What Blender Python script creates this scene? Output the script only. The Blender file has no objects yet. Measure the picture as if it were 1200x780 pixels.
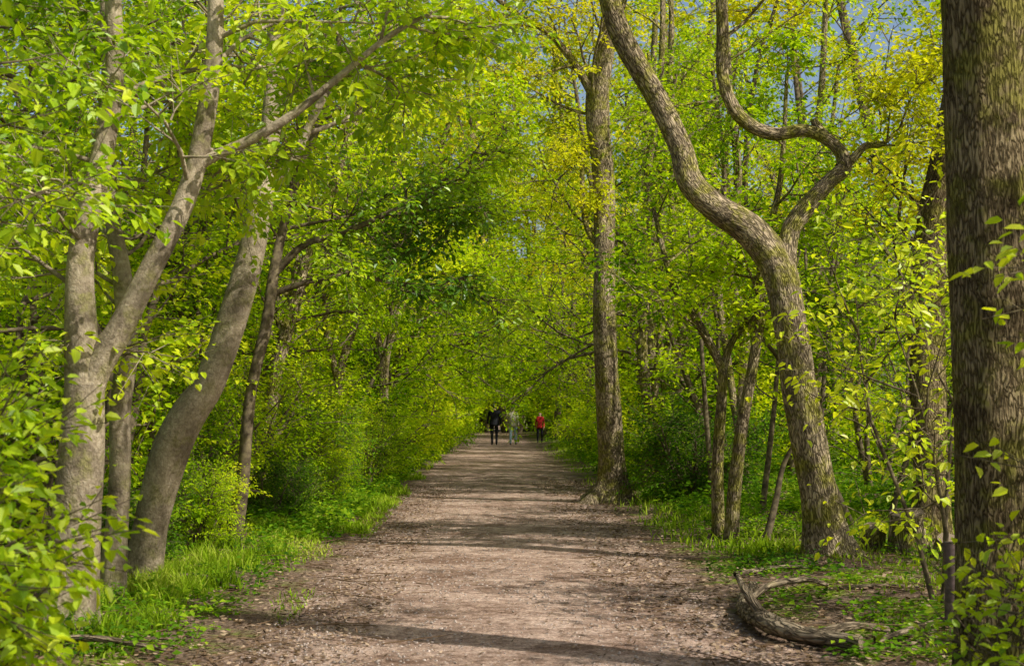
import bpy, math
import numpy as np
rng = np.random.default_rng(11)
scene = bpy.context.scene
UP = np.array([0., 0., 1.])

def nrm(v):
    return v / (np.linalg.norm(v, axis=-1, keepdims=True) + 1e-9)

_ph = rng.uniform(0, 6.28, (6, 3)); _fr = rng.normal(0, 1, (6, 3))
def noise3(p):
    p = np.asarray(p, float); s = 0
    for i in range(6):
        s = s + np.sin(p @ _fr[i] + _ph[i, 0] + 1.7*np.sin(p @ _fr[(i+2) % 6]*0.6 + _ph[i, 1]))
    return s / 3.2

# ------------------------------------------------------------------ mesh builder (all quads)
class MB:
    def __init__(self):
        self.v = []; self.f = []; self.m = []; self.t = []; self.b = []; self.sm = []; self.n = 0
    def add(self, v, f, mat=0, tint=None, bark=None, smooth=True):
        v = np.asarray(v, float).reshape(-1, 3); f = np.asarray(f, int).reshape(-1, 4)
        self.v.append(v); self.f.append(f + self.n); self.n += len(v)
        self.m.append(np.full(len(f), mat)); self.sm.append(np.full(len(f), smooth))
        self.t.append(np.full(len(v), .5) if tint is None else tint)
        self.b.append(v.copy() if bark is None else bark)
    def tube(self, pts, rad, n=8, mat=0, lump=0., flare=0., cap=False, capmat=None):
        pts = np.asarray(pts, float); rad = np.asarray(rad, float); k = len(pts)
        tan = nrm(np.gradient(pts, axis=0))
        a = np.eye(3)[np.argmin(np.abs(tan[0]))]
        u = nrm(a - tan[0]*(a @ tan[0])); U = [u]
        for i in range(1, k):
            u = u - tan[i]*(u @ tan[i]); u = u/(np.linalg.norm(u)+1e-9); U.append(u)
        U = np.array(U); W = np.cross(tan, U)
        th = np.arange(n)*2*np.pi/n
        R = np.repeat(rad[:, None], n, 1)
        arc = np.concatenate([[0], np.cumsum(np.linalg.norm(np.diff(pts, axis=0), axis=1))])
        if lump:
            q = np.stack([np.cos(th)[None]*1.3+0*arc[:, None], np.sin(th)[None]*1.3+0*arc[:, None], arc[:, None]*2.2+0*th[None]], -1)
            q = q + pts[0]
            R = R*(1+lump*noise3(q*1.3)+lump*.5*noise3(q*3.1))
        if flare:
            h = np.exp(-arc/0.28)[:, None]
            R = R*(1+flare*h*(0.45+0.55*np.cos(th*5+1.1*np.sin(th*2)+pts[0, 0])[None]))
        V = pts[:, None]+R[..., None]*(np.cos(th)[None, :, None]*U[:, None]+np.sin(th)[None, :, None]*W[:, None])
        B = np.stack([R*np.cos(th)[None], R*np.sin(th)[None], arc[:, None]+0*th[None]], -1)+pts[0]*0.37
        i = np.arange(k-1)[:, None]*n; j = np.arange(n)[None]; jn = (j+1) % n
        F = np.stack([i+j, i+jn, i+n+jn, i+n+j], -1).reshape(-1, 4)
        self.add(V.reshape(-1, 3), F, mat, None, B.reshape(-1, 3))
        if cap:
            for e in (0, -1):
                ring = V[e]; c = ring.mean(0)
                mid = c+(ring-c)*.5; o = tan[e]*(0.003 if e else -0.003)
                vv = np.concatenate([ring+o, mid+o, np.repeat(c[None]+o, n, 0)])
                jj = np.arange(n); jm = (jj+1) % n
                ff = np.concatenate([np.stack([jj, jm, n+jm, n+jj], -1), np.stack([n+jj, n+jm, 2*n+jm, 2*n+jj], -1)])
                if e == 0: ff = ff[:, ::-1]
                self.add(vv, ff, mat if capmat is None else capmat, None, (vv-c), smooth=False)
    def twigs(self, P, D, L, r=0.004, mat=0):
        P = np.asarray(P); D = np.asarray(D); L = np.asarray(L)[:, None]; m = len(P)
        if m == 0: return
        s = nrm(np.cross(D, UP+0.01)); w = np.cross(D, s)
        vs = []
        for ring, (t, rr) in enumerate(((0, r), (1, r*.4))):
            for a in (0, 2.09, 4.19):
                vs.append(P+D*L*t+rr*(math.cos(a)*s+math.sin(a)*w))
        V = np.stack(vs, 1).reshape(-1, 3)
        base = np.arange(m)[:, None]*6
        F = np.concatenate([base+np.array([[0, 1, 4, 3]]), base+np.array([[1, 2, 5, 4]]), base+np.array([[2, 0, 3, 5]])], 0)
        self.add(V, F, mat)
    def leafset(self, pos, ld, nn, size, wid=.6, mat=1, tint=None, simple=False, curl=.12):
        m = len(pos)
        if m == 0: return
        ld = nrm(ld); nn = nrm(nn-ld*(nn*ld).sum(-1, keepdims=True)); s = np.cross(nn, ld)
        size = np.broadcast_to(size, (m,))[:, None]
        if simple:
            T = [(0, 0, 0), (.45, .5, .08), (1, 0, -curl), (.45, -.5, .08)]; FF = [[0, 1, 2, 3]]
        else:
            T = [(0, 0, 0), (.28, .42, .10), (.68, .36, .05), (1, 0, -curl), (.68, -.36, .05), (.28, -.42, .10)]
            FF = [[0, 3, 2, 1], [0, 5, 4, 3]]
        V = np.stack([pos+size*(a*ld+b*wid*s+c*nn) for a, b, c in T], 1).reshape(-1, 3)
        k = len(T)
        F = np.concatenate([np.arange(m)[:, None]*k+np.array([f]) for f in FF], 0)
        if tint is None: tint = rng.uniform(0, 1, m)
        self.add(V, F, mat, np.repeat(tint, k), None, smooth=False)
    def build(self, name, mats, link=True, parent=None):
        me = bpy.data.meshes.new(name)
        V = np.concatenate(self.v); F = np.concatenate(self.f); M = np.concatenate(self.m)
        me.vertices.add(len(V)); me.vertices.foreach_set("co", V.astype(np.float32).ravel())
        me.loops.add(F.size); me.loops.foreach_set("vertex_index", F.astype(np.int32).ravel())
        me.polygons.add(len(F)); me.polygons.foreach_set("loop_start", (np.arange(len(F))*4).astype(np.int32))
        try: me.polygons.foreach_set("loop_total", np.full(len(F), 4, np.int32))
        except Exception: pass
        me.polygons.foreach_set("material_index", M.astype(np.int32))
        me.polygons.foreach_set("use_smooth", np.concatenate(self.sm).astype(bool))
        a = me.attributes.new("tint", 'FLOAT', 'POINT'); a.data.foreach_set("value", np.concatenate(self.t).astype(np.float32))
        a = me.attributes.new("bark", 'FLOAT_VECTOR', 'POINT'); a.data.foreach_set("vector", np.concatenate(self.b).astype(np.float32).ravel())
        for mt in mats: me.materials.append(mt)
        me.update(calc_edges=True)
        if not link: return me
        ob = bpy.data.objects.new(name, me); scene.collection.objects.link(ob)
        if parent: ob.parent = parent
        return ob

# ------------------------------------------------------------------ materials
def newmat(name):
    m = bpy.data.materials.new(name); m.use_nodes = True
    nt = m.node_tree; nt.nodes.clear()
    return m, nt, nt.nodes, nt.links
def ramp(N, stops):
    r = N.new('ShaderNodeValToRGB'); e = r.color_ramp.elements
    while len(e) < len(stops): e.new(.5)
    for i, (p, c) in enumerate(stops):
        e[i].position = p; e[i].color = (*c, 1)
    return r
def noise(N, L, vec, sc, det=4, rough=.55):
    n = N.new('ShaderNodeTexNoise'); n.inputs['Scale'].default_value = sc; n.inputs['Detail'].default_value = det
    n.inputs['Roughness'].default_value = rough
    if vec is not None: L.new(vec, n.inputs['Vector'])
    return n
def mixc(N, L, f, a, b, typ='MIX'):
    m = N.new('ShaderNodeMixRGB'); m.blend_type = typ
    for s, v in ((0, f), (1, a), (2, b)):
        if hasattr(v, 'links'): L.new(v, m.inputs[s])
        elif s == 0: m.inputs[0].default_value = v
        else: m.inputs[s].default_value = (*v, 1)
    return m.outputs[0]

def leaf_mat(name, stops, trans=.5, gloss=0.):
    m, nt, N, L = newmat(name)
    o = N.new('ShaderNodeOutputMaterial'); at = N.new('ShaderNodeAttribute'); at.attribute_name = 'tint'
    r = ramp(N, stops); L.new(at.outputs['Fac'], r.inputs[0])
    p = N.new('ShaderNodeBsdfDiffuse'); L.new(r.outputs[0], p.inputs['Color'])
    t = N.new('ShaderNodeBsdfTranslucent')
    L.new(mixc(N, L, 1., r.outputs[0], (1.3, 1.25, .45), 'MULTIPLY'), t.inputs['Color'])
    mx = N.new('ShaderNodeMixShader'); mx.inputs[0].default_value = trans
    L.new(p.outputs[0], mx.inputs[1]); L.new(t.outputs[0], mx.inputs[2]); out = mx.outputs[0]
    if gloss:
        g = N.new('ShaderNodeBsdfGlossy'); g.inputs['Roughness'].default_value = .42; g.inputs['Color'].default_value = (1, 1, 1, 1)
        m2 = N.new('ShaderNodeMixShader'); m2.inputs[0].default_value = gloss; L.new(out, m2.inputs[1]); L.new(g.outputs[0], m2.inputs[2]); out = m2.outputs[0]
    L.new(out, o.inputs[0])
    return m
ST = [(0, (.11, .24, .007)), (.5, (.43, .61, .011)), (1, (.74, .79, .03))]
M_leaf = leaf_mat('fresh_leaf', ST)
M_leafn = leaf_mat('glossy_fresh_leaf', ST, gloss=.03)
M_leafy = leaf_mat('oak_spring_leaf', [(0, (.28, .35, .010)), (.5, (.62, .64, .018)), (1, (.80, .72, .04))])
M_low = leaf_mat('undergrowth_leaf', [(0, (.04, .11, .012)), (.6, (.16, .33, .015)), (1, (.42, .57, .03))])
M_grass = leaf_mat('grass_blade', [(0, (.08, .15, .010)), (.6, (.27, .42, .015)), (1, (.50, .55, .09))], trans=.35)
M_litter = leaf_mat('dead_leaf', [(0, (.06, .04, .025)), (.6, (.20, .13, .075)), (1, (.50, .37, .25))], trans=.1)

def bark_mat(name, c0, c1, c2, furrow=7., vs=.18, bump=.6, moss=.35, crack=.5, mc=(.40, .35, .09), dark=.45):
    m, nt, N, L = newmat(name)
    o = N.new('ShaderNodeOutputMaterial'); at = N.new('ShaderNodeAttribute'); at.attribute_name = 'bark'
    mp = N.new('ShaderNodeMapping'); mp.inputs['Scale'].default_value = (1, 1, vs); L.new(at.outputs['Vector'], mp.inputs[0])
    wn = noise(N, L, mp.outputs[0], furrow*1.4, 2)
    wv = mixc(N, L, .12, mp.outputs[0], wn.outputs['Color'], 'ADD')
    vo = N.new('ShaderNodeTexVoronoi'); vo.feature = 'DISTANCE_TO_EDGE'; vo.inputs['Scale'].default_value = furrow*2.6
    L.new(wv, vo.inputs['Vector'])
    cr = ramp(N, [(0, (0, 0, 0)), (.22, (1, 1, 1))]); L.new(vo.outputs['Distance'], cr.inputs[0])
    n1 = noise(N, L, mp.outputs[0], furrow*4, 5, .7)
    n2 = noise(N, L, at.outputs['Vector'], 2.6, 4, .65)
    h = mixc(N, L, crack, n1.outputs['Fac'], cr.outputs[0])
    r = ramp(N, [(.2, c0), (.5, c1), (.8, c2)]); L.new(h, r.inputs[0])
    r2 = ramp(N, [(.36, (dark, dark*.93, dark*.87)), (.62, (1.15, 1.12, 1.05))]); L.new(n2.outputs['Fac'], r2.inputs[0])
    col = mixc(N, L, .9, r.outputs[0], r2.outputs[0], 'MULTIPLY')
    n3 = noise(N, L, at.outputs['Vector'], 4.1, 5, .7)
    rm = ramp(N, [(.62-moss*.25, (0, 0, 0)), (.72-moss*.2, (1, 1, 1))]); L.new(n3.outputs['Fac'], rm.inputs[0])
    fm = N.new('ShaderNodeMath'); fm.operation = 'MULTIPLY'; fm.inputs[1].default_value = min(.85, moss*1.6); L.new(rm.outputs[0], fm.inputs[0])
    mossc = mixc(N, L, 1., mc, h, 'MULTIPLY')
    col = mixc(N, L, fm.outputs[0], col, mossc)
    p = N.new('ShaderNodeBsdfDiffuse'); L.new(col, p.inputs['Color'])
    b = N.new('ShaderNodeBump'); b.inputs['Strength'].default_value = bump; b.inputs['Distance'].default_value = .03
    L.new(h, b.inputs['Height']); L.new(b.outputs[0], p.inputs['Normal']); L.new(p.outputs[0], o.inputs[0])
    return m
M_bark_smooth = bark_mat('sycamore_bark', (.20, .16, .11), (.42, .35, .25), (.62, .54, .42), furrow=8, vs=.8, bump=.6, moss=.42, crack=.12, dark=.4, mc=(.46, .43, .14))
M_bark_oak = bark_mat('oak_bark', (.07, .055, .038), (.31, .25, .16), (.54, .44, .30), furrow=12, vs=.25, bump=.9, moss=.62, mc=(.46, .43, .07))
M_bark_big = bark_mat('furrowed_bark', (.05, .038, .022), (.22, .165, .095), (.38, .30, .18), furrow=15, vs=.2, bump=1., moss=.6, crack=.5, mc=(.40, .36, .08))
def simple_bark():
    m, nt, N, L = newmat('twig_bark'); o = N.new('ShaderNodeOutputMaterial'); at = N.new('ShaderNodeAttribute'); at.attribute_name = 'bark'
    n = noise(N, L, at.outputs['Vector'], 14, 3); r = ramp(N, [(.3, (.06, .043, .03)), (.5, (.14, .11, .07)), (.7, (.25, .20, .11))]); L.new(n.outputs['Fac'], r.inputs[0])
    p = N.new('ShaderNodeBsdfDiffuse'); L.new(r.outputs[0], p.inputs[0]); L.new(p.outputs[0], o.inputs[0]); return m
M_bark_dark = simple_bark()

def plain(name, c, rough=.8, var=.25, sc=12.):
    m, nt, N, L = newmat(name)
    o = N.new('ShaderNodeOutputMaterial'); tc = N.new('ShaderNodeTexCoord'); n = noise(N, L, tc.outputs['Object'], sc, 4)
    r = ramp(N, [(.3, tuple(x*(1-var) for x in c)), (.7, tuple(min(1, x*(1+var)) for x in c))]); L.new(n.outputs['Fac'], r.inputs[0])
    p = N.new('ShaderNodeBsdfPrincipled'); p.inputs['Roughness'].default_value = rough; L.new(r.outputs[0], p.inputs['Base Color'])
    p.inputs['Specular IOR Level'].default_value = .2
    L.new(p.outputs[0], o.inputs[0]); return m

def cut_mat():
    m, nt, N, L = newmat('cut_wood')
    o = N.new('ShaderNodeOutputMaterial'); at = N.new('ShaderNodeAttribute'); at.attribute_name = 'bark'
    w = N.new('ShaderNodeTexWave'); w.wave_type = 'RINGS'; w.rings_direction = 'SPHERICAL'; w.inputs['Scale'].default_value = 18; w.inputs['Distortion'].default_value = 1.5
    L.new(at.outputs['Vector'], w.inputs['Vector'])
    r = ramp(N, [(0, (.15, .115, .08)), (1, (.30, .23, .16))]); L.new(w.outputs['Fac'], r.inputs[0])
    p = N.new('ShaderNodeBsdfDiffuse'); L.new(r.outputs[0], p.inputs[0]); L.new(p.outputs[0], o.inputs[0])
    return m
M_cut = cut_mat()

# ------------------------------------------------------------------ ground + path
def path_c(y): return 0.12+0.12*np.sin(y*.07)+0*y
def edge_l(y): return path_c(y)-1.5-.20*np.sin(y*.9+1)-.13*np.sin(y*2.3)-.09*np.sin(y*5.1)-.05*np.sin(y*11.)
def edge_r(y): return path_c(y)+1.5+.20*np.sin(y*.8)+.14*np.sin(y*2.0+2)+.09*np.sin(y*4.7)+.05*np.sin(y*12.)
def gh(x, y):
    x = np.asarray(x, float); y = np.asarray(y, float)
    a = np.clip((np.abs(x-path_c(y))-1.85)/1.6, 0, 1); a = a*a*(3-2*a)
    p = np.stack([x*.9, y*.7, 0*x], -1)
    z = .09+.06*noise3(p)+.02*noise3(p*3.3+5)
    return a*z

def path_color(N, L, P):
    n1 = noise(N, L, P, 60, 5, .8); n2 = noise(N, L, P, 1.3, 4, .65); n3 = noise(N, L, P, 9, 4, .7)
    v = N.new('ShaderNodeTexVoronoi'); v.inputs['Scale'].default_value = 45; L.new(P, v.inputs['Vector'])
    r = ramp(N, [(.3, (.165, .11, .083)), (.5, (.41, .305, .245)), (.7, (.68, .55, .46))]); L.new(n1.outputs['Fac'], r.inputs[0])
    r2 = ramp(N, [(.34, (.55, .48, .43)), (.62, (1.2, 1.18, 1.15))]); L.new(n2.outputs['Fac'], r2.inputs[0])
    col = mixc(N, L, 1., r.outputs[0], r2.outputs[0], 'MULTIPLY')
    r3 = ramp(N, [(.35, (.5, .45, .41)), (.6, (1.1, 1.1, 1.1))]); L.new(n3.outputs['Fac'], r3.inputs[0])
    col = mixc(N, L, .85, col, r3.outputs[0], 'MULTIPLY')
    bw = N.new('ShaderNodeRGBToBW'); L.new(v.outputs['Color'], bw.inputs[0])
    r4 = ramp(N, [(.2, (.65, .65, .65)), (.8, (1.3, 1.27, 1.25))]); L.new(bw.outputs[0], r4.inputs[0])
    return mixc(N, L, .7, col, r4.outputs[0], 'MULTIPLY'), n1, n3
def ground_mat():
    m, nt, N, L = newmat('woodland_soil')
    o = N.new('ShaderNodeOutputMaterial'); tc = N.new('ShaderNodeTexCoord'); P = tc.outputs['Object']
    sx = N.new('ShaderNodeSeparateXYZ'); L.new(P, sx.inputs[0])
    sb = N.new('ShaderNodeMath'); sb.operation = 'SUBTRACT'; sb.inputs[1].default_value = .12; L.new(sx.outputs[0], sb.inputs[0])
    ab = N.new('ShaderNodeMath'); ab.operation = 'ABSOLUTE'; L.new(sb.outputs[0], ab.inputs[0])
    nb = noise(N, L, P, 1.6, 5, .7)
    ad = N.new('ShaderNodeMath'); ad.operation = 'MULTIPLY_ADD'; ad.inputs[1].default_value = 2.4; L.new(nb.outputs['Fac'], ad.inputs[0]); L.new(ab.outputs[0], ad.inputs[2])
    mr = N.new('ShaderNodeMapRange'); mr.inputs[1].default_value = 3.0; mr.inputs[2].default_value = 3.6; L.new(ad.outputs[0], mr.inputs[0])
    mp = N.new('ShaderNodeMapRange'); mp.inputs[1].default_value = 2.65; mp.inputs[2].default_value = 3.2; L.new(ad.outputs[0], mp.inputs[0])
    nf = noise(N, L, P, 28, 5, .75)
    soil = ramp(N, [(.3, (.065, .044, .03)), (.5, (.18, .125, .088)), (.72, (.36, .265, .19))]); L.new(nf.outputs['Fac'], soil.inputs[0])
    moss = ramp(N, [(.3, (.07, .10, .012)), (.5, (.17, .25, .016)), (.7, (.33, .42, .04))]); L.new(nf.outputs['Fac'], moss.inputs[0])
    nm = noise(N, L, P, 1.0, 4, .68); rm = ramp(N, [(.48, (0, 0, 0)), (.57, (1, 1, 1))]); L.new(nm.outputs['Fac'], rm.inputs[0])
    f = N.new('ShaderNodeMath'); f.operation = 'MULTIPLY'; L.new(mr.outputs[0], f.inputs[0]); L.new(rm.outputs[0], f.inputs[1])
    pc, n1, _ = path_color(N, L, P)
    base = mixc(N, L, mp.outputs[0], pc, soil.outputs[0])
    col = mixc(N, L, f.outputs[0], base, moss.outputs[0])
    p = N.new('ShaderNodeBsdfDiffuse'); L.new(col, p.inputs['Color'])
    b = N.new('ShaderNodeBump'); b.inputs['Strength'].default_value = .9; b.inputs['Distance'].default_value = .03
    L.new(nf.outputs['Fac'], b.inputs['Height']); L.new(b.outputs[0], p.inputs['Normal']); L.new(p.outputs[0], o.inputs[0])
    return m
def path_mat():
    m, nt, N, L = newmat('dirt_gravel')
    o = N.new('ShaderNodeOutputMaterial'); tc = N.new('ShaderNodeTexCoord'); P = tc.outputs['Object']
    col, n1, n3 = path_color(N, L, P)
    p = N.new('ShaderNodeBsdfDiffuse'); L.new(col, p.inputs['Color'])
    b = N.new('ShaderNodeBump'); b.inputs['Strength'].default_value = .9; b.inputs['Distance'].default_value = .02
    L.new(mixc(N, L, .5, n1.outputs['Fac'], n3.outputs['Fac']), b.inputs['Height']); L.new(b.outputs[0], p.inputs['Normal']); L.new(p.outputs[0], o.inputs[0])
    return m

def grid(xs, ys, zf):
    X, Y = np.meshgrid(xs, ys); Z = zf(X, Y)
    V = np.stack([X, Y, Z], -1).reshape(-1, 3); nx = len(xs)
    i = np.arange(len(ys)-1)[:, None]*nx; j = np.arange(nx-1)[None]
    return V, np.stack([i+j, i+j+1, i+nx+j+1, i+nx+j], -1).reshape(-1, 4)
xs = np.concatenate([[-600, -300, -120, -60, -30], np.arange(-16, 16.1, .2), [30, 60, 120, 300, 600]])
ys = np.concatenate([[-300, -100, -40, -15], np.arange(-5, 40, .2), np.arange(40, 150, 1.), [180, 250, 400, 800]])
g = MB(); V, F = grid(xs, ys, gh); g.add(V, F, 0); g.build('ground', [ground_mat()])
pm = MB(); ys2 = np.arange(-12, 170, .06); K = 9
tt = np.linspace(0, 1, K)[None]; X = edge_l(ys2)[:, None]*(1-tt)+edge_r(ys2)[:, None]*tt; Y = np.repeat(ys2[:, None], K, 1)
X[:, 0] += rng.normal(0, .04, len(ys2)); X[:, -1] += rng.normal(0, .04, len(ys2))
Z = np.maximum(gh(X, Y), 0)+.004+.015*(1-(2*tt-1)**2)+.006*noise3(np.stack([X*2, Y*2, 0*X], -1))*(1-(2*tt-1)**2)
V = np.stack([X, Y, Z], -1).reshape(-1, 3); i = np.arange(len(ys2)-1)[:, None]*K; j = np.arange(K-1)[None]
pm.add(V, np.stack([i+j, i+j+1, i+K+j+1, i+K+j], -1).reshape(-1, 4)); pm.build('dirt_path', [path_mat()])

# ------------------------------------------------------------------ trees
def limb(mb, tw, p, d, L, r, lev, cfg, sides=(10, 6, 4)):
    sides = cfg.get('sides', sides)
    n = max(3, int(L/(.5 if lev == 0 else .3))) if not cfg.get('far') else (6 if lev == 0 else 3)
    pts = [np.array(p, float)]; dd = [d]
    for i in range(n):
        d = nrm(d+rng.normal(0, cfg['wob'][lev], 3)+UP*cfg['up'][lev]); pts.append(pts[-1]+d*L/n); dd.append(d)
    t = np.linspace(0, 1, n+1); rad = r*(1-t*.78)
    mb.tube(pts, rad, sides[lev], 0, lump=.06 if lev == 0 else 0)
    branchout(mb, tw, np.array(pts), np.array(dd), L, r, lev, cfg)
def branchout(mb, tw, pts, dd, L, r, lev, cfg, t0=None, nch=None, bias=None):
    n = len(pts)-1
    if lev >= 2:
        k = cfg['ntw']
        for t in rng.uniform(.1, 1, k):
            i = min(n-1, int(t*n)); p = pts[i]+(pts[i+1]-pts[i])*(t*n-i)
            a = rng.normal(0, 1, 3); a[2] *= .5
            d = nrm(dd[i]*.7+nrm(a)*.9+UP*cfg.get('twup', -.05)); tw.append((p, d, rng.uniform(.2, .5)*cfg.get('twl', 1)))
        tw.append((pts[-1], dd[-1], .3)); return
    t0 = cfg['t0'][lev] if t0 is None else t0; nch = cfg['nch'][lev] if nch is None else nch
    for t in np.linspace(t0, .98, nch)+rng.uniform(-.03, .03, nch):
        t = min(max(t, 0), .999); i = int(t*n); p = pts[i]+(pts[i+1]-pts[i])*(t*n-i)
        a = rng.normal(0, 1, 3); a[2] *= .35
        if bias is not None: a = a+np.array(bias)
        a = nrm(a-dd[i]*(a@dd[i])*.8)
        ang = rng.uniform(*cfg['ang'])
        d = nrm(dd[i]*math.cos(ang)+a*math.sin(ang))
        Lc = cfg['len'](lev, t, L)*rng.uniform(.7, 1.25)
        limb(mb, tw, p, d, Lc, min(r*.5, .011*Lc+.006), lev+1, cfg)
def add_leaves(mb, tw, K, size, mat=1, droop=.25, simple=False, tb=0., clump=.38, wid=.62, twig=True):
    if not tw: return
    P = np.array([t[0] for t in tw]); D = nrm(np.array([t[1] for t in tw])); L = np.array([t[2] for t in tw])
    if twig: mb.twigs(P, D, L)
    m = len(P); ix = np.repeat(np.arange(m), K); k = len(ix)
    t = rng.uniform(.1, 1.05, k); side = nrm(np.cross(D, UP+rng.normal(0, .1, (m, 3))))[ix]
    sg = np.where(rng.random(k) < .5, 1., -1.)[:, None]
    ld = nrm(D[ix]*.45+side*sg*.8+rng.normal(0, .3, (k, 3))-UP*droop)
    pos = P[ix]+D[ix]*(L[ix]*t)[:, None]+ld*.025+rng.normal(0, .02+size*.15, (k, 3))
    nn = UP+rng.normal(0, .42, (k, 3))
    tint = np.clip(.5+tb+clump*noise3(pos*1.1)+rng.normal(0, .18, k), 0, 1)
    mb.leafset(pos, ld, nn, size*rng.uniform(.55, 1.2, k), wid, mat, tint, simple)

LOD = [dict(k=1., s=1., simple=False, tw=1., twig=True), dict(k=.6, s=1.35, simple=True, tw=1., twig=False), dict(k=.45, s=2.0, simple=True, tw=.7, twig=False)]
CA = dict(wob=(.13, .16, .2), up=(.03, .03, .01), t0=(.12, .2), nch=(12, 7), ang=(.7, 1.3), ntw=6,
          len=lambda lev, t, L: (1.0+1.9*min(1, t*1.6)-.7*max(0, t-.7)/.3) if lev == 0 else (.95-.3*t)*min(1.1, L*.5))
def lodcfg(cfg, l):
    c = dict(cfg); c['ntw'] = max(2, round(cfg['ntw']*LOD[l]['tw']))
    if l: c['sides'] = (8, 4, 3)
    if l == 2: c['far'] = True; c['sides'] = (6, 3, 3)
    return c
def proto_understorey(name, stems, H, lean, mats, K=8, size=.092, l=0, cfg=CA):
    cfg = lodcfg(cfg, l); q = LOD[l]
    mb = MB(); tw = []
    for s in range(stems):
        a = s*6.28/stems+rng.uniform(-.5, .5); ln = lean*rng.uniform(.6, 1.3)
        d = nrm(np.array([math.cos(a)*ln, math.sin(a)*ln, 1.]))
        limb(mb, tw, (math.cos(a)*.12, math.sin(a)*.12, -.05), d, H*rng.uniform(.75, 1.1), .05*rng.uniform(.7, 1.2)+.004*H, 0, cfg)
    add_leaves(mb, tw, max(2, round(K*q['k'])), size*q['s'], simple=q['simple'], twig=q['twig'])
    return mb.build(name, mats, link=False)
def proto_tall(name, H, r, mats, nb=20, t0=.3, K=8, size=.095, blen=3.2, l=1, lw=.05):
    q = LOD[l]
    cfg = lodcfg(dict(wob=(lw, .15, .2), up=(.02, .03, .01), t0=(t0, .25), nch=(nb, 7), ang=(.7, 1.25), ntw=5,
               len=lambda lev, t, L: blen*(1.1-.7*t) if lev == 0 else (1.15-.4*t)*min(1.2, L*.42)), l)
    mb = MB(); tw = []
    limb(mb, tw, (0, 0, -.1), nrm(np.array([rng.normal(0, .06), rng.normal(0, .06), 1])), H, r, 0, cfg)
    add_leaves(mb, tw, max(2, round(K*q['k'])), size*q['s'], simple=q['simple'], twig=q['twig']); return mb.build(name, mats, link=False)
CS = dict(wob=(.15, .2, .2), up=(.04, .03, .02), t0=(.08, .15), nch=(7, 4), ang=(.5, 1.2), ntw=5,
          len=lambda lev, t, L: L*.42*(1.1-.5*t) if lev == 0 else .4)
L1 = [M_bark_dark, M_leaf]; L2 = [M_bark_dark, M_leafy]; L3 = [M_bark_dark, M_low]; L1n = [M_bark_dark, M_leafn]
CO = dict(CA); CO['nch'] = (9, 5); CO['ntw'] = 4
A = [[proto_understorey('understorey', s, h, ln, L1, l=l) for s, h, ln in ((4, 6.8, .35), (3, 7.6, .28), (4, 5.6, .42))] for l in (0, 1, 2)]
B = [[proto_tall('tall', 14, .17, L2, l=l), proto_tall('tall', 12, .13, L1, nb=17, t0=.25, l=l), proto_tall('tall', 15, .2, L2, nb=17, t0=.35, K=7, l=l)] for l in (1, 1, 2)]
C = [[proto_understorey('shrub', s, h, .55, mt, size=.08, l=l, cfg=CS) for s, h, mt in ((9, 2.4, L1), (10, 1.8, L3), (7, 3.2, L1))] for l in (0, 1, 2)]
D_ = [[proto_understorey('sapling', s, h, ln, mt, K=7, cfg=CO, l=l) for s, h, ln, mt in ((3, 6.5, .2, L1), (2, 7.5, .15, L2))] for l in (0, 1, 2)]

def place(fam, idx, name, x, y, s=1., rot=None, parent=None, lod=None, zs=1.):
    d = math.hypot(x, y)
    l = (0 if d < 27 else 1 if d < 55 else 2) if lod is None else lod
    me = fam[l][idx % len(fam[l])].copy()
    ob = bpy.data.objects.new(name, me); scene.collection.objects.link(ob)
    ob.location = (x, y, float(gh(x, y))-.03); ob.scale = (s*rng.uniform(.92, 1.08), s*rng.uniform(.92, 1.08), s*zs)
    ob.rotation_euler = (0, 0, rng.uniform(0, 6.28) if rot is None else rot)
    if parent: ob.parent = parent
    return ob
R = rng.uniform
def ri(): return int(R(0, 30))
# left hedge wall beside the path
y = 15.5; k = 0
while y < 98:
    place(A, k, 'hornbeam_tree', -4.7+min(1.2, (y-15)*.035)+R(-.3, .3), y, R(.85, 1.1)); y += R(3., 3.8); k += 1
y = 17.
while y < 100:
    place(C, ri(), 'shrub', -3.7+min(1.2, (y-15)*.035)+R(-.25, .25), y, R(.6, .85)); y += R(2.0, 3.0)
for (x, yy, s) in ((-2.9, 19, .42), (-2.7, 23, .4), (-2.5, 28, .45), (-2.6, 31, .5), (-3.2, 15.5, .4), (-3.6, 13.6, .45)):
    place(C, ri(), 'shrub', x, yy, s, lod=0)
for i in range(16):
    place(A, i, 'hornbeam_tree', R(-9.5, -7.2), 11+i*4.2+R(-1, 1), R(.9, 1.2), lod=1 if i < 8 else 2)
for i in range(11):
    place(B, i, 'woodland_tree', R(-5.4, -4.2), 26+i*7+R(-2, 2), R(.85, 1.05))
for i in range(7):
    place(C, i, 'shrub', R(-7.5, -5.), 9+i*2, R(.7, 1.1), lod=1)
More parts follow.
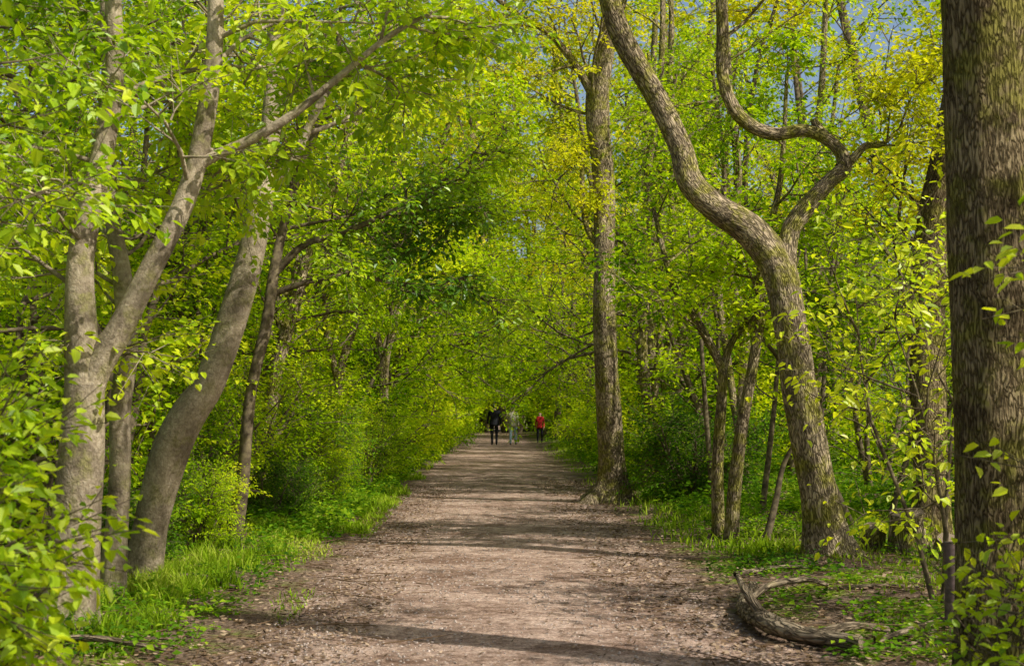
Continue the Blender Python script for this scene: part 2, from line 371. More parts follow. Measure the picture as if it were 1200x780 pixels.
# right side, more open
y = 27.
while y < 100:
    place(D_ if R(0, 1) < .55 else A, ri(), 'hazel_tree', 4.8+R(-.5, .6)-(min(.7, (y-26)*.02) if y < 55 else 0), y, R(.8, 1.)); y += R(4.2, 5.5)
y = 24.
while y < 100:
    place(C, ri(), 'shrub', 3.5+R(-.3, .6)+(1.3 if y > 50 else 0), y, R(.5, .85)); y += R(2.5, 3.8)
for i in range(13):
    place(D_ if i % 3 else A, i, 'hazel_tree', R(6.5, 12), 17+i*4.8, R(.8, 1.1), lod=1 if i < 7 else 2)
for i in range(8):
    place(B, i, 'woodland_tree', R(4.6, 7.5), 35+i*7, R(.8, 1.))
for (x, yy, s, i) in ((9.5, 30, 1.05, 2), (13, 36, 1.15, 0), (10, 45, 1.2, 1), (13, 54, 1.4, 0), (8, 60, 1.4, 2), (17, 48, 1.4, 2), (14, 62, 1.7, 1), (20, 66, 1.8, 0), (10, 70, 1.9, 2)):
    place(B, i, 'woodland_tree', x, yy, s, lod=1 if s < 1.3 else 2)
for i in range(18):
    place(C, i, 'shrub', R(6, 14), 17+i*3, R(.5, .8), lod=1 if i < 8 else 2)
# open-crowned trees beside and behind the viewpoint that dapple the foreground
for (x, yy, s, i) in ((6.2, 2.0, .8, 0), (7.5, -2.5, .8, 2)):
    place(B, i, 'woodland_tree', x, yy, s, lod=1)
for (x, yy, s, i) in ((6.3, 5.6, 1.2, 0), (7.2, 10.4, 1.2, 1), (5.0, 1.2, 1.1, 0)):
    place(D_, i, 'hazel_tree', x, yy, s, lod=1)
# crowns closing the far tunnel
for i in range(7):
    place(B, i, 'woodland_tree', (-1)**i*R(3.0, 3.6), 62+i*5.4, R(.9, 1.05), lod=2)
for i in range(6):
    place(A, i, 'hornbeam_tree', (-1)**i*4.4, 80+i*3.4, 1.15, lod=2)
# far mass
far = bpy.data.objects.new('distant_trees', None); scene.collection.objects.link(far)
for i in range(30):
    place(A if i % 2 else B, ri(), 'distant_tree', R(-28, 30), R(104, 122), R(1.2, 1.6), parent=far)
for i in range(14):
    place(B, i, 'distant_tree', -7+i*1.4+R(-.5, .5), 92+R(0, 14)+(6 if abs(-7+i*1.4) < 2.4 else 0), R(1.8, 2.2), parent=far)
for i in range(22):
    place(A if i % 2 else B, ri(), 'distant_tree', R(14, 22), 18+i*4, R(.8, 1.1), parent=far, lod=2)
for i in range(13):
    place(A if i % 3 else B, ri(), 'distant_tree', R(-18, -12), 12+i*6, R(.9, 1.2), parent=far, lod=2)
for i in range(10):
    place(A if i % 2 else B, i, 'distant_tree', -4+i*1.0, 98+R(0, 8), 1.2, parent=far)

# ---- hero trees: profile in units relative to the root, s = metres per unit
def crom(P, k=7):
    P = np.asarray(P, float); Q = np.vstack([2*P[0]-P[1], P, 2*P[-1]-P[-2]]); out = []
    for i in range(1, len(Q)-2):
        for t in np.arange(k)/k:
            a, b, c, d = Q[i-1], Q[i], Q[i+1], Q[i+2]
            out.append(.5*((2*b)+(c-a)*t+(2*a-5*b+4*c-d)*t*t+(3*b-a-3*c+d)*t**3))
    out.append(P[-1]); return np.array(out)
def prof(x, y, s, pts, yamp=.25, flare=0.):
    z0 = float(gh(x, y))-.06
    P = [(x+a*s, y+yamp*math.sin(h*s*.9+x), z0+h*s, r*s) for a, h, r in pts]
    return crom(P)
def hero(name, curves, mats, branches=(), leafK=9, leafsize=.09, cfg=CA, droop=.3, n=20, mat=1, simple=False):
    mb = MB(); tw = []
    for c, fl in curves:
        mb.tube(c[:, :3], c[:, 3], n, 0, lump=.07, flare=fl)
    for ci, t0, cnt, bias, ls in branches:
        c = curves[ci][0]; pts = c[:, :3]; dd = nrm(np.gradient(pts, axis=0))
        cf = dict(cfg); cf['len'] = (lambda lev, t, L, ls=ls: 2.1*ls*R(.6, 1.1) if lev == 0 else (.95-.3*t)*min(1., L*.5))
        branchout(mb, tw, pts, dd, 5, .06, 0, cf, t0=t0, nch=cnt, bias=bias)
    add_leaves(mb, tw, leafK, leafsize, mat, droop, simple=simple)
    return mb.build(name, mats)

LS = [M_bark_smooth, M_leafn]
sA = .00606; xA = -3.03; yA = 10.1
A0 = prof(xA, yA, sA, [(0, 0, 36), (13, 62, 29), (23, 140, 27), (32, 222, 25), (36, 290, 22)])
A1 = prof(xA, yA, sA, [(33, 250, 21), (34, 300, 20), (30, 365, 18), (28, 445, 15), (42, 545, 13), (53, 645, 11), (48, 745, 10), (36, 900, 8), (30, 1150, 4)])
A2 = prof(xA, yA, sA, [(34, 250, 18), (45, 300, 17), (75, 352, 15), (110, 425, 13), (147, 515, 12), (165, 615, 11), (171, 725, 10), (165, 865, 8), (175, 1100, 4)])
A3 = prof(xA, yA, sA, [(150, 540, 7), (180, 560, 6), (222, 580, 6), (270, 612, 5), (325, 660, 4), (366, 696, 3.5), (400, 720, 3), (430, 735, 1.5)])
hero('sycamore_tree', [(A0, .35), (A1, 0), (A2, 0), (A3, 0)], LS,
     [(1, .3, 12, (-.5, -.1, 0), .75), (2, .5, 7, (-.2, .7, 0), .75), (3, .35, 6, (.3, .3, .1), .5)])
sB = .0069
B0 = prof(-3.07, 11.5, sB, [(0, 0, 17), (10, 72, 14), (18, 152, 13), (20, 232, 12), (28, 300, 12), (20, 380, 11), (2, 470, 9), (-10, 620, 8), (-20, 900, 4)])
hero('sycamore_tree', [(B0, .3)], LS, [(0, .5, 8, (-.3, .7, 0), .8)])
sC = .00762
C0 = prof(-3.12, 12.7, sC, [(0, 0, 26), (8, 35, 21), (20, 90, 19), (40, 160, 21), (62, 205, 20), (88, 245, 17), (114, 320, 16), (133, 400, 14.5), (145, 490, 13), (151, 590, 11), (153, 690, 10), (147, 840, 8), (150, 1100, 4)])
C1 = prof(-3.12, 12.7, sC, [(140, 470, 6), (175, 500, 6), (200, 560, 5), (240, 640, 4), (270, 720, 3), (280, 800, 2)])
hero('sycamore_tree', [(C0, .35), (C1, 0)], LS, [(0, .78, 6, (0, .9, 0), 1.), (1, .35, 6, (.2, .4, .1), .8)])
# hedge trees with dark boughs reaching over the path
sD = .0132
D0 = prof(-3.5, 21, sD, [(0, 0, 10), (10, 60, 8), (30, 170, 7.5), (60, 290, 7), (90, 380, 6), (120, 480, 5), (150, 590, 4)])
D1 = prof(-3.5, 21, sD, [(58, 285, 5), (110, 322, 4), (170, 345, 3), (230, 385, 2), (290, 430, .7)])
D2 = prof(-3.5, 21, sD, [(35, 250, 4), (90, 275, 3), (150, 278, 2), (220, 262, .7)])
hero('hornbeam_tree', [(D0, .3), (D1, 0), (D2, 0)], [M_bark_oak, M_leaf], [(0, .4, 12, None, 1.), (1, .3, 9, (0, 0, .1), .5), (2, .3, 9, (0, 0, 0), .45)], n=12)
sJ = .0099
J0 = prof(-2.95, 16.4, sJ, [(0, 0, 9), (12, 70, 8), (22, 170, 7), (40, 260, 6.5), (48, 330, 6), (70, 430, 5), (110, 540, 4), (130, 680, 2)])
J1 = prof(-2.95, 16.4, sJ, [(46, 315, 5), (80, 348, 4.5), (125, 362, 4), (175, 385, 3), (235, 418, 2), (285, 465, .6)], yamp=.1)
J2 = prof(-2.95, 16.4, sJ, [(42, 290, 4), (85, 305, 3.4), (140, 312, 2.6), (210, 300, 1.6), (270, 312, .5)], yamp=.1)
J3 = prof(-2.95, 16.4, sJ, [(175, 385, 2.5), (205, 385, 2), (245, 392, 1.3), (280, 388, .5)], yamp=.1)
hero('hornbeam_tree', [(J0, .25), (J1, 0), (J2, 0), (J3, 0)], [M_bark_dark, M_leafn], [(0, .6, 8, (0, .5, 0), .8), (1, .35, 9, (.3, 0, .1), .38), (2, .35, 7, (.3, 0, 0), .35), (3, .4, 4, None, .25)], n=10, leafK=5)
for (x, yy, q) in ((-3.0, 26, 1.), (-2.8, 33, 1.1), (-2.8, 42, 1.2)):
    s = yy/1667
    a = prof(x, yy, s, [(0, 0, 7), (14*q, 70, 6), (18*q, 150, 5), (45*q, 240, 4.5), (60*q, 330, 4), (90*q, 430, 3)])
    b = prof(x, yy, s, [(16*q, 130, 4.5), (0, 200, 4), (-5, 290, 3.5), (-30, 380, 3)])
    hero('hornbeam_tree', [(a, .2), (b, 0)], [M_bark_oak, M_leaf], [(0, .5, 8, None, .8), (1, .5, 5, None, .7)], n=9, leafK=8)
# taller trees whose boughs meet over the path further on
for (x, yy, H, q, mt) in ((-3.8, 41, 14, 1, M_leafy), (-3.6, 50, 15, 1, M_leaf), (3.9, 45, 14, -1, M_leafy), (3.9, 55, 16, -1, M_leaf)):
    c = prof(x, yy, 1., [(0, 0, .17), (.15*q, H*.2, .13), (.3*q, H*.45, .11), (.9*q, H*.7, .08), (1.6*q, H, .03)])
    b = prof(x, yy, 1., [(.25*q, H*.38, .07), (1.2*q, H*.52, .055), (2.4*q, H*.62, .03), (3.6*q, H*.68, .01)])
    hero('woodland_tree', [(c, .3), (b, 0)], [M_bark_dark, mt], [(0, .38, 17, (q*.6, 0, 0), 1.4), (1, .25, 9, None, .9)], n=10, leafK=6, leafsize=.14, simple=True)
# straight trunk by the path
sE = .0144
E0 = prof(2.0, 24.2, sE, [(0, 0, 24), (4, 30, 18), (2, 90, 15), (-5, 190, 13.5), (-5, 290, 12.5), (-5, 390, 13), (-12, 475, 14), (-5, 530, 12), (8, 600, 10), (12, 700, 8), (5, 850, 4)])
E1 = prof(2.0, 24.2, sE, [(-10, 480, 7), (-35, 520, 5), (-70, 560, 4), (-120, 590, 3), (-180, 640, 1.5)])
E2 = prof(2.0, 24.2, sE, [(-6, 300, 4), (-25, 330, 3.5), (-30, 380, 3), (-28, 440, 2)])
hero('oak_tree', [(E0, 1.1), (E1, 0), (E2, 0)], [M_bark_oak, M_leafy], [(0, .52, 12, (-.2, .4, 0), 1.4), (1, .2, 8, None, 1.), (2, .4, 3, None, .4)], leafK=8)
# sinuous oak
sF = .00888
F0 = prof(3.52, 14.8, sF, [(0, 0, 31), (-10, 38, 25), (-22, 100, 21), (-36, 180, 20), (-46, 260, 19), (-58, 338, 20), (-88, 384, 19), (-130, 414, 17), (-160, 446, 15.5), (-171, 490, 14), (-200, 550, 13), (-236, 610, 13), (-256, 660, 12), (-275, 760, 10), (-290, 950, 4)])
F1 = prof(3.52, 14.8, sF, [(-52, 340, 12), (-44, 385, 11), (-26, 412, 11), (4, 445, 9.5), (24, 465, 9.5), (14, 490, 7.5), (-20, 508, 7.5), (-62, 504, 8), (-100, 525, 8), (-120, 570, 7), (-122, 630, 7), (-128, 720, 5), (-130, 850, 3)])
F2 = prof(3.52, 14.8, sF, [(18, 462, 7), (36, 476, 5), (50, 490, 4), (70, 492, 3), (95, 515, 1.5)])
F3 = prof(3.52, 14.8, sF, [(10, 495, 5), (-6, 512, 5.5), (-12, 522, 4)])
hero('oak_tree', [(F0, .55), (F1, 0), (F2, 0), (F3, 0)], [M_bark_oak, M_leafy], [(0, .82, 5, (.2, .4, 0), 1.), (1, .8, 4, (.2, .3, 0), .9), (2, .6, 3, None, .4)], leafK=8, leafsize=.085)
# big furrowed trunk, right foreground
sG = .0048
G0 = prof(2.86, 8.0, sG, [(0, 0, 60), (-2, 30, 53), (-2, 120, 48), (-4, 240, 46), (-6, 400, 47), (-10, 560, 48), (-13, 700, 50), (-15, 850, 51), (-16, 1100, 46), (-16, 1700, 38), (-16, 2300, 20)], yamp=.05)
hero('oak_tree', [(G0, .25)], [M_bark_big, M_leafy], [(0, .78, 6, (.3, .3, .2), 1.3)], leafK=6, n=40)
sH = .0096
H0 = prof(4.85, 16, sH, [(0, 0, 25), (5, 80, 21), (10, 200, 20), (14, 300, 20), (22, 400, 19), (38, 500, 18), (50, 620, 16), (60, 800, 12), (65, 1000, 5)])
hero('oak_tree', [(H0, .4)], [M_bark_big, M_leafy], [(0, .42, 12, (0, .5, 0), 1.3)], leafK=8)
sI = .0102
I0 = prof(2.88, 17, sI, [(0, 0, 9), (2, 70, 8), (10, 150, 7), (22, 220, 6.5), (30, 270, 6), (35, 340, 5), (60, 430, 3.5), (70, 560, 2)])
I1 = prof(2.80, 17.3, sI, [(-2, 0, 8), (-6, 90, 7), (-2, 190, 6), (-6, 215, 5.5), (-35, 270, 5), (-60, 310, 4), (-80, 400, 2.5)])
I2 = prof(2.80, 17.3, sI, [(-3, 200, 5), (10, 240, 4), (40, 270, 3.5), (110, 300, 2)])
hero('hazel_tree', [(I0, .2), (I1, .2), (I2, 0)], [M_bark_oak, M_leaf], [(0, .5, 7, None, .6), (1, .6, 6, None, .6), (2, .4, 4, None, .4)], n=10, leafK=7)
for (x, yy, q, s) in ((3.35, 29, 1, .0174), (4.1, 31, -1, .0186), (3.0, 27.5, 1, .0165), (5.2, 34, 1, .0204), (4.4, 25, -1, .015), (3.9, 37, 1, .022), (6.3, 28, 1, .0168)):
    c = prof(x, yy, s, [(0, 0, 9), (q*3, 80, 7), (-q*6, 180, 6.5), (q*8, 280, 6), (q*4, 380, 5), (q*16, 480, 4), (q*20, 640, 2)])
    c2 = prof(x, yy, s, [(q*2, 60, 5), (q*14, 160, 4.5), (q*24, 260, 4), (q*20, 380, 3), (q*36, 500, 2)])
    hero('hazel_tree', [(c, .2), (c2, 0)], [M_bark_oak, M_leaf], [(0, .4, 8, None, .9), (1, .5, 5, None, .7)], n=8, leafK=6)
for (x, yy, dx, h) in ((3.2, 16.6, .45, 1.3), (4.6, 18, -1.5, 2.8), (5.6, 20, 1.2, 3.4), (6.5, 19, -.6, 4.2), (5.0, 22, .5, 5), (7.2, 23, .9, 5), (6.0, 26, -.4, 6), (4.0, 21, .6, 4), (5.3, 17, -.5, 3.6), (3.6, 23, -.4, 4.4)):
    z0 = float(gh(x, yy)); mb = MB()
    c = crom([(x, yy, z0-.05), (x+dx*.3, yy+.05, z0+h*.35), (x+dx*.55, yy+.1, z0+h*.7), (x+dx, yy, z0+h)])
    mb.tube(c, np.linspace(.05, .018, len(c)), 8); tw = []
    if h > 2: branchout(mb, tw, c, nrm(np.gradient(c, axis=0)), 3, .03, 0, dict(CO, len=lambda lev, t, L: 1.1 if lev == 0 else .6), t0=.4, nch=6)
    add_leaves(mb, tw, 6, .09); mb.build('hazel_sapling' if h > 2 else 'leaning_dead_branch', L1)

# near saplings framing the view
def near_sapling(x, yy, H, stems, lean, K, size, t0=.1, nch=9, bl=.8, mats=L1n, bias=None):
    mb = MB(); tw = []; cf = dict(CS, nch=(nch, 4), t0=(t0, .15), ntw=4, len=lambda lev, t, L: bl*R(.6, 1.2) if lev == 0 else .35)
    for s in range(stems):
        a = s*6.28/stems+R(-.4, .4); d = nrm(np.array([math.cos(a)*lean, math.sin(a)*lean, 1.]))
        limb(mb, tw, (x+math.cos(a)*.08, yy+math.sin(a)*.08, float(gh(x, yy))-.03), d, H*R(.8, 1.1), .022, 0, cf)
    add_leaves(mb, tw, K, size, droop=.4, tb=.2); return mb.build('sycamore_sapling', mats)
near_sapling(-2.95, 6.9, 4.7, 4, .09, 6, .085, bl=.62)
near_sapling(-4.3, 9.4, 5.5, 4, .1, 7, .09, bl=.8)
near_sapling(-2.42, 6.1, 1.35, 6, .22, 7, .08, bl=.4, nch=7)
near_sapling(2.85, 6.9, 2.2, 3, .12, 4, .085, t0=.5, nch=6, bl=.7)
near_sapling(2.65, 6.6, .6, 3, .3, 4, .08, bl=.3, nch=4)
near_sapling(3.5, 11.0, 2.5, 3, .22, 4, .085, t0=.35, nch=6, bl=.8)
near_sapling(5.2, 14.0, 3.0, 3, .25, 5, .085, t0=.2, nch=7, bl=.8)

# ------------------------------------------------------------------ grass, undergrowth, litter
def scatter(n, x0, x1, y0, y1, mask=None, pw=1.):
    x = R(x0, x1, n); y = y0+(y1-y0)*R(0, 1, n)**pw
    if mask is not None:
        k = mask(x, y); x = x[k]; y = y[k]
    return x, y
def offpath(x, y, m=.05): return (x < edge_l(y)-m) | (x > edge_r(y)+m)
gr = MB()
def blades(x, y, h, w=.008):
    m = len(x); z = gh(x, y); a = R(0, 6.28, m); P = np.stack([x, y, z-.01], -1)
    s = np.stack([np.cos(a), np.sin(a), 0*a], -1)*w; ln = rng.normal(0, .35, (m, 3)); ln[:, 2] = 0
    h = h[:, None]; mid = P+UP*h*.55+ln*h*.35; tip = P+UP*h*.9+ln*h*1.0
    V = np.stack([P-s, P+s, mid+s*.8, mid-s*.8, tip+s*.15, tip-s*.15], 1).reshape(-1, 3); b = np.arange(m)[:, None]*6
    F = np.concatenate([b+np.array([[0, 1, 2, 3]]), b+np.array([[3, 2, 4, 5]])])
    t = np.clip(.5+.25*noise3(P*1.5)+rng.normal(0, .2, m), 0, 1); gr.add(V, F, 0, np.repeat(t, 6), smooth=False)
def gn(x, y, o=0): return noise3(np.stack([x*1.9+o, y*1.1, 0*x], -1))
def gmask(x, y): return offpath(x, y, .1+R(-.1, .5, len(x)))&(gn(x, y) > .2-.15*(y > 18)+R(-.35, .35, len(x)))
x, y = scatter(60000, -4.6, -1.5, 9, 34, gmask, 1.3); blades(x, y, R(.02, .07, len(x))*(1+.03*(y-9)))
x, y = scatter(22000, -3.0, -1.6, 17, 80, gmask, 1.5); blades(x, y, R(.05, .16, len(x)), .012)
x, y = scatter(46000, 1.7, 9, 15, 60, lambda x, y: gmask(x, y)&(x > 1.9+R(0, .9, len(x))), 1.6); blades(x, y, R(.05, .20, len(x)), .011)
x, y = scatter(3500, 2.8, 6, 9, 16, gmask, 1.); blades(x, y, R(.04, .12, len(x)))
for i in range(36):
    cx, cy = R(-3.4, -2.3), R(9.3, 14.5)
    if i > 24: cx, cy = R(-3.1, -2.1), R(14, 26)
    m = 150; blades(cx+rng.normal(0, .08, m), cy+rng.normal(0, .08, m), R(.1, .24, m), .006)
gr.build('grass', [M_grass])
ug = MB()
def herbs(x, y, hh, size):
    K = 7; ix = np.repeat(np.arange(len(x)), K); m = len(ix); h = hh[ix]*R(.2, 1, m)
    px = x[ix]+rng.normal(0, .07, m); py = y[ix]+rng.normal(0, .07, m)
    P = np.stack([px, py, gh(px, py)+h], -1); d = rng.normal(0, 1, (m, 3)); d[:, 2] = R(-.3, .3, m)
    t = np.clip(.45+.3*noise3(P*1.2)+rng.normal(0, .22, m), 0, 1)
    ug.leafset(P, d, UP+rng.normal(0, .35, (m, 3)), size*R(.6, 1.3, m), .7, 0, t, simple=True)
x, y = scatter(6500, 2.2, 8, 9, 30, lambda x, y: (gn(x, y, 3) > .05+.5*(x < 2.7)+R(-.3, .3, len(x)))&offpath(x, y, .3), 1.2); herbs(x, y, R(.02, .18, len(x)), .055)
x, y = scatter(5000, 2.6, 14, 20, 70, None, 1.3); herbs(x, y, R(.1, .4, len(x)), .1)
x, y = scatter(5200, -6.5, -2.0, 9, 40, lambda x, y: (gn(x, y, 3) > .0-.5*(x < -3))&offpath(x, y, .3), 1.3); herbs(x, y, R(.02, .2, len(x)), .055)
x, y = scatter(1200, -3.0, -1.9, 17, 60, lambda x, y: offpath(x, y, .35), 1.3); herbs(x, y, R(.08, .35, len(x)), .08)
x, y = scatter(4000, -12, -3.5, 9, 70, None, 1.2); herbs(x, y, R(.1, .5, len(x)), .1)
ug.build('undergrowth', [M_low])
li = MB()
def litter(x, y, size, dz=.012):
    m = len(x); P = np.stack([x, y, np.maximum(gh(x, y), 0)+dz], -1); d = rng.normal(0, 1, (m, 3)); d[:, 2] *= .08
    li.leafset(P, d, UP+rng.normal(0, .25, (m, 3)), size*R(.5, 1.3, m), .6, 0, R(0, 1, m), simple=True, curl=-.15)
def lm(x, y): return offpath(x, y, -.4+R(-.5, .15, len(x)))
x, y = scatter(30000, .9, 6, 8.5, 32, lm, 1.4); litter(x, y, .05, .02)
x, y = scatter(20000, -4.5, -.8, 8.5, 30, lm, 1.4); litter(x, y, .045, .018)
x, y = scatter(4500, -1.5, 1.8, 8., 34, None, 1.4); litter(x, y, .03, .028)
m = 1300; x, y = scatter(m, -4, 5, 8.5, 28, lambda x, y: offpath(x, y, -.3+R(-.4, .4, len(x))), 1.3); m = len(x); a = R(0, 6.28, m)
li.twigs(np.stack([x, y, gh(x, y)+.03], -1), np.stack([np.cos(a), np.sin(a), R(-.04, .12, m)], -1), R(.08, .5, m), .006)
li.build('leaf_litter', [M_litter])
gv = MB(); m = 9000; x = R(-1.6, 1.85, m); y = 7.5+22*R(0, 1, m)**1.6; s = R(.004, .014, m)
P = np.stack([x, y, gh(x, y)+.018], -1)
oct_ = np.array([(1, 0, 0), (0, 1, 0), (-1, 0, 0), (0, -1, 0), (.5, .4, .7), (-.4, .5, .7), (-.5, -.4, .7), (.4, -.5, .7)])
V = (P[:, None]+s[:, None, None]*oct_[None]*R(.6, 1.2, (m, 1, 3))).reshape(-1, 3); b = np.arange(m)[:, None]*8
F = np.concatenate([b+np.array([f]) for f in ([4, 5, 6, 7], [0, 1, 5, 4], [1, 2, 6, 5], [2, 3, 7, 6], [3, 0, 4, 7])])
gv.add(V, F, 0, smooth=False); gv.build('path_gravel', [plain('pebble', (.40, .33, .28), var=.5, sc=9)])

# ------------------------------------------------------------------ log, stumps, post
LB = bark_mat('log_bark', (.09, .07, .05), (.26, .21, .145), (.42, .34, .24), furrow=10, vs=.25, bump=.9, moss=.2)
mb = MB(); c = crom([(2.25, 12.2, .10), (2.02, 11.3, .09), (1.93, 10.5, .10), (1.95, 9.95, .12), (2.12, 9.55, .09), (2.42, 9.3, .08)])
mb.tube(c, np.interp(np.linspace(0, 1, len(c)), [0, .3, .6, 1], [.045, .065, .075, .05]), 14, 0, lump=.3, cap=True, capmat=1)
c = crom([(1.95, 10.2, .12), (1.86, 10.35, .27), (1.84, 10.6, .36)]); mb.tube(c, np.linspace(.05, .018, len(c)), 8, 0, lump=.2)
c = crom([(2.2, 9.5, .1), (2.45, 9.62, .14), (2.75, 9.85, .08)]); mb.tube(c, np.linspace(.04, .02, len(c)), 8, 0, lump=.2)
c = crom([(2.0, 11.1, .1), (2.2, 11.2, .22), (2.5, 11.25, .26), (2.7, 11.4, .2)]); mb.tube(c, np.linspace(.03, .012, len(c)), 8, 0, lump=.2)
mb.build('fallen_log', [LB, M_cut])
for k, P in enumerate(([(2.9, 12.2, .05), (3.3, 12.0, .12), (3.8, 12.1, .08)], [(2.6, 9.6, .04), (3.0, 9.9, .1), (3.3, 10.4, .06)], [(-2.9, 9.3, .1), (-2.5, 9.15, .13), (-2.1, 9.2, .05)], [(-2.2, 12.3, .05), (-2.6, 12.7, .12), (-3., 12.6, .12)], [(2.3, 13.4, .05), (2.8, 13.6, .1), (3.2, 13.3, .1)])):
    mb = MB(); c = crom(P); mb.tube(c, np.linspace(.028, .012, len(c)), 8, 0, lump=.2); mb.build('dead_branch', [LB])
for (x, yy, h, r, tx) in ((4.42, 15.0, .52, .19, -.05), (4.08, 15.25, .36, .12, .03), (4.75, 14.8, .25, .15, .02)):
    mb = MB(); c = crom([(x, yy, -.03), (x+tx*.5, yy, h*.5), (x+tx, yy-.05, h)]); mb.tube(c, np.linspace(r*1.12, r*.95, len(c)), 20, 0, lump=.08, flare=.25, cap=True, capmat=1)
    mb.build('tree_stump', [M_bark_oak, M_cut])
mb = MB(); mb.tube(crom([(3.27, 10.1, -.1), (3.28, 10.1, .3), (3.27, 10.11, .66)]), np.full(15, .055), 12, 0, lump=.03, cap=True, capmat=0)
mb.build('wooden_post', [plain('weathered_wood', (.16, .11, .10), var=.4, sc=20)])

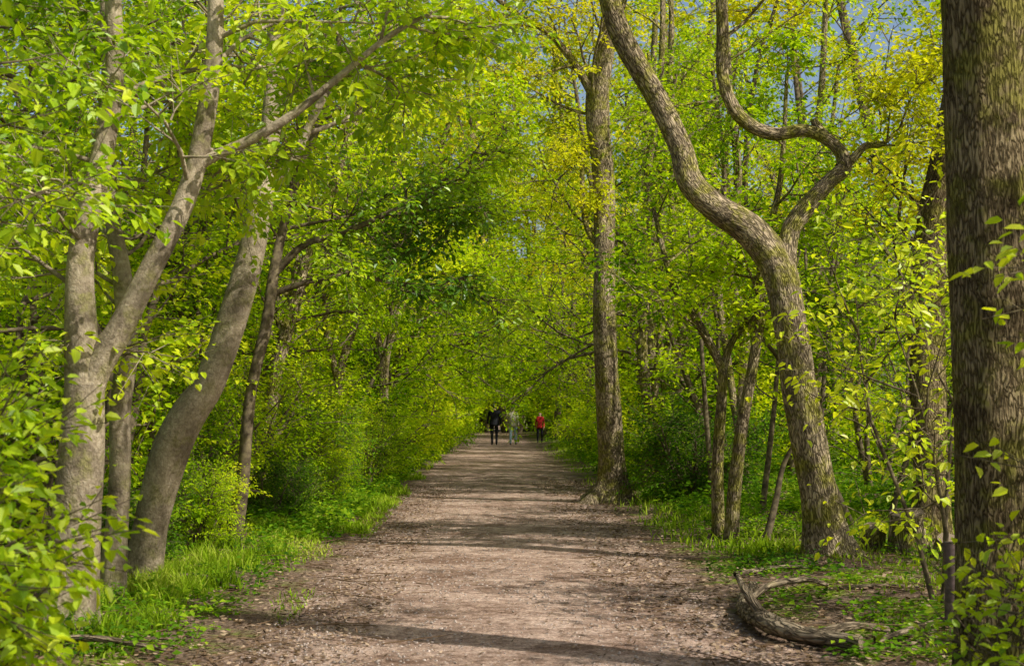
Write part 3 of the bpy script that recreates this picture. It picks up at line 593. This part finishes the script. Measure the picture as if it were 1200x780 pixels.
# ------------------------------------------------------------------ people
def person(name, loc, heading, top, legs, hair, h=1.75, stride=.16, hem=.82, bulk=1.):
    J = {}; E = []; vs = []; rs = []
    def j(n, p, r, par=None):
        J[n] = len(vs); vs.append(p); rs.append(r)
        if par is not None: E.append((J[par], J[n]))
    b = bulk
    j('pel', (0, 0, .96), (.155*b, .115*b)); j('wai', (0, 0, 1.12), (.15*b, .11*b), 'pel'); j('che', (0, .01, 1.32), (.175*b, .12*b), 'wai')
    j('nb', (0, 0, 1.45), (.085, .075), 'che'); j('nk', (0, 0, 1.52), (.055, .057), 'nb'); j('hd', (0, .015, 1.60), (.075, .09), 'nk'); j('ht', (0, .005, 1.68), (.068, .082), 'hd')
    for sd, k in ((1, 'r'), (-1, 'l')):
        st = stride*sd
        j('sh'+k, (.17*b*sd, 0, 1.42), (.068, .066), 'che'); j('el'+k, (.235*b*sd, -.02-st*.4, 1.14), (.052, .052), 'sh'+k)
        j('wr'+k, (.245*b*sd, .04-st*.9, .90), (.034, .036), 'el'+k); j('ha'+k, (.245*b*sd, .05-st*1., .83), (.022, .04), 'wr'+k)
        j('hi'+k, (.095*sd, 0, .88), (.095, .1), 'pel'); j('kn'+k, (.10*sd, .03+st*.55, .50), (.066, .068), 'hi'+k)
        j('an'+k, (.10*sd, st*1.1-.02, .11), (.045, .05), 'kn'+k); j('to'+k, (.105*sd, st*1.1+.12, .045), (.042, .038), 'an'+k)
    me = bpy.data.meshes.new(name+'_rig'); me.from_pydata(vs, E, []); ob = bpy.data.objects.new(name, me); scene.collection.objects.link(ob)
    mo = ob.modifiers.new('s', 'SKIN')
    for i, r in enumerate(rs):
        sv = me.skin_vertices[0].data[i]; sv.radius = r; sv.use_root = (i == 0)
    ob.modifiers.new('u', 'SUBSURF').levels = 2
    dg = bpy.context.evaluated_depsgraph_get(); dg.update()
    m2 = bpy.data.meshes.new_from_object(ob.evaluated_get(dg)); ob.modifiers.clear(); ob.data = m2
    skin = plain(name+'_skin', (.45, .27, .19)); hm = plain(name+'_hair', hair, sc=40); sh = plain(name+'_shoe', (.03, .025, .02))
    m2.materials.clear()
    for mt in (plain(name+'_jacket', top, sc=30), plain(name+'_trousers', legs, sc=30), skin, hm, sh): m2.materials.append(mt)
    for p in m2.polygons:
        x, y, z = p.center; p.use_smooth = True
        if z > 1.49: p.material_index = 3 if (z > 1.655 or (y < .0 and z > 1.55)) else 2
        elif abs(x) > .19*b and z < .90: p.material_index = 2
        elif z > hem: p.material_index = 0
        elif z > .10: p.material_index = 1
        else: p.material_index = 4
    fm = MB()
    for sd in (1, -1):
        st = stride*sd; hx = .245*b*sd; hy = .05-st
        for q, ln in enumerate((.065, .075, .07, .055)):
            y0 = hy-.03+q*.02; fm.tube(np.array([(hx, y0, .825), (hx-.004*sd, y0+.004, .785), (hx-.018*sd, y0+.006, .825-ln*1.15)]), [.010, .0095, .007], 6)
        fm.tube(np.array([(hx, hy+.03, .86), (hx-.01*sd, hy+.055, .835), (hx-.015*sd, hy+.06, .80)]), [.011, .010, .008], 6)
    fm.tube(np.array([(0, .09, 1.63), (0, .112, 1.60), (0, .115, 1.59), (0, .095, 1.585)]), [.006, .012, .014, .006], 8)
    for sd in (1, -1):
        fm.tube(np.array([(.073*sd, .0, 1.58), (.088*sd, -.004, 1.60), (.084*sd, .0, 1.635)]), [.008, .014, .010], 6)
    fo = fm.build('fingers_nose_and_ears', [skin], parent=ob)
    hb = MB(); th = np.arange(16)*2*np.pi/16
    rings = [(1.12, .158*b, .122*b), (1.0, .172*b, .135*b), (.9, .18*b, .145*b), (hem, .185*b, .155*b), (hem+.005, .17*b, .14*b)]
    V = np.concatenate([np.stack([rx*np.cos(th), ry*np.sin(th), z+0*th], -1) for z, rx, ry in rings]); i = np.arange(len(rings)-1)[:, None]*16; jx = np.arange(16)[None]; jn = (jx+1) % 16
    hb.add(V, np.stack([i+jx, i+jn, i+16+jn, i+16+jx], -1).reshape(-1, 4)); hb.build('jacket_hem', [m2.materials[0]], parent=ob)
    ob.location = loc; ob.rotation_euler = (0, 0, heading); s = h/1.75; ob.scale = (s, s, s)
    return ob
person('walking_man', (.16, 63, .02), 0.05, (.012, .012, .015), (.015, .015, .02), (.03, .02, .015), 1.85, .14, bulk=1.12)
person('walking_man', (1.0, 63.5, .02), -.1, (.42, .39, .27), (.34, .45, .60), (.16, .13, .10), 1.75, .17)
person('walking_woman', (2.35, 68, .02), 3.0, (.38, .02, .02), (.015, .015, .02), (.02, .015, .01), 1.5, .15)

# ------------------------------------------------------------------ light, sky, camera
EL, AZ = 46, 122     # azimuth clockwise from +Y
w = bpy.data.worlds.new('World'); scene.world = w; w.use_nodes = True; N = w.node_tree.nodes; L = w.node_tree.links
N.clear(); o = N.new('ShaderNodeOutputWorld'); bg = N.new('ShaderNodeBackground'); sk = N.new('ShaderNodeTexSky')
sk.sky_type = 'NISHITA'; sk.sun_disc = False; sk.sun_elevation = math.radians(EL); sk.sun_rotation = math.radians(AZ)
sk.air_density = 1.; sk.dust_density = 3.; bg.inputs[1].default_value = .14
L.new(sk.outputs[0], bg.inputs[0]); L.new(bg.outputs[0], o.inputs[0])
sl = bpy.data.lights.new('sun', 'SUN'); sl.energy = 5; sl.angle = math.radians(.53); sl.color = (1, .96, .88)
so = bpy.data.objects.new('sun', sl); scene.collection.objects.link(so)
from mathutils import Vector
e = math.radians(EL); a = math.radians(AZ)
dv = Vector((math.cos(e)*math.sin(a), math.cos(e)*math.cos(a), math.sin(e)))
so.rotation_euler = dv.to_track_quat('Z', 'Y').to_euler(); so.location = (20, -5, 20)
cd = bpy.data.cameras.new('camera'); cd.lens = 50; cd.sensor_width = 36; cd.clip_end = 2000
cd.shift_x = .0208; cd.shift_y = .075
cd.dof.use_dof = True; cd.dof.focus_distance = 17; cd.dof.aperture_fstop = 4
co = bpy.data.objects.new('camera', cd); scene.collection.objects.link(co)
co.location = (0, 0, 1.6); co.rotation_euler = (math.radians(90), 0, 0); scene.camera = co
scene.view_settings.view_transform = 'Standard'; scene.view_settings.look = 'None'; scene.view_settings.exposure = 0
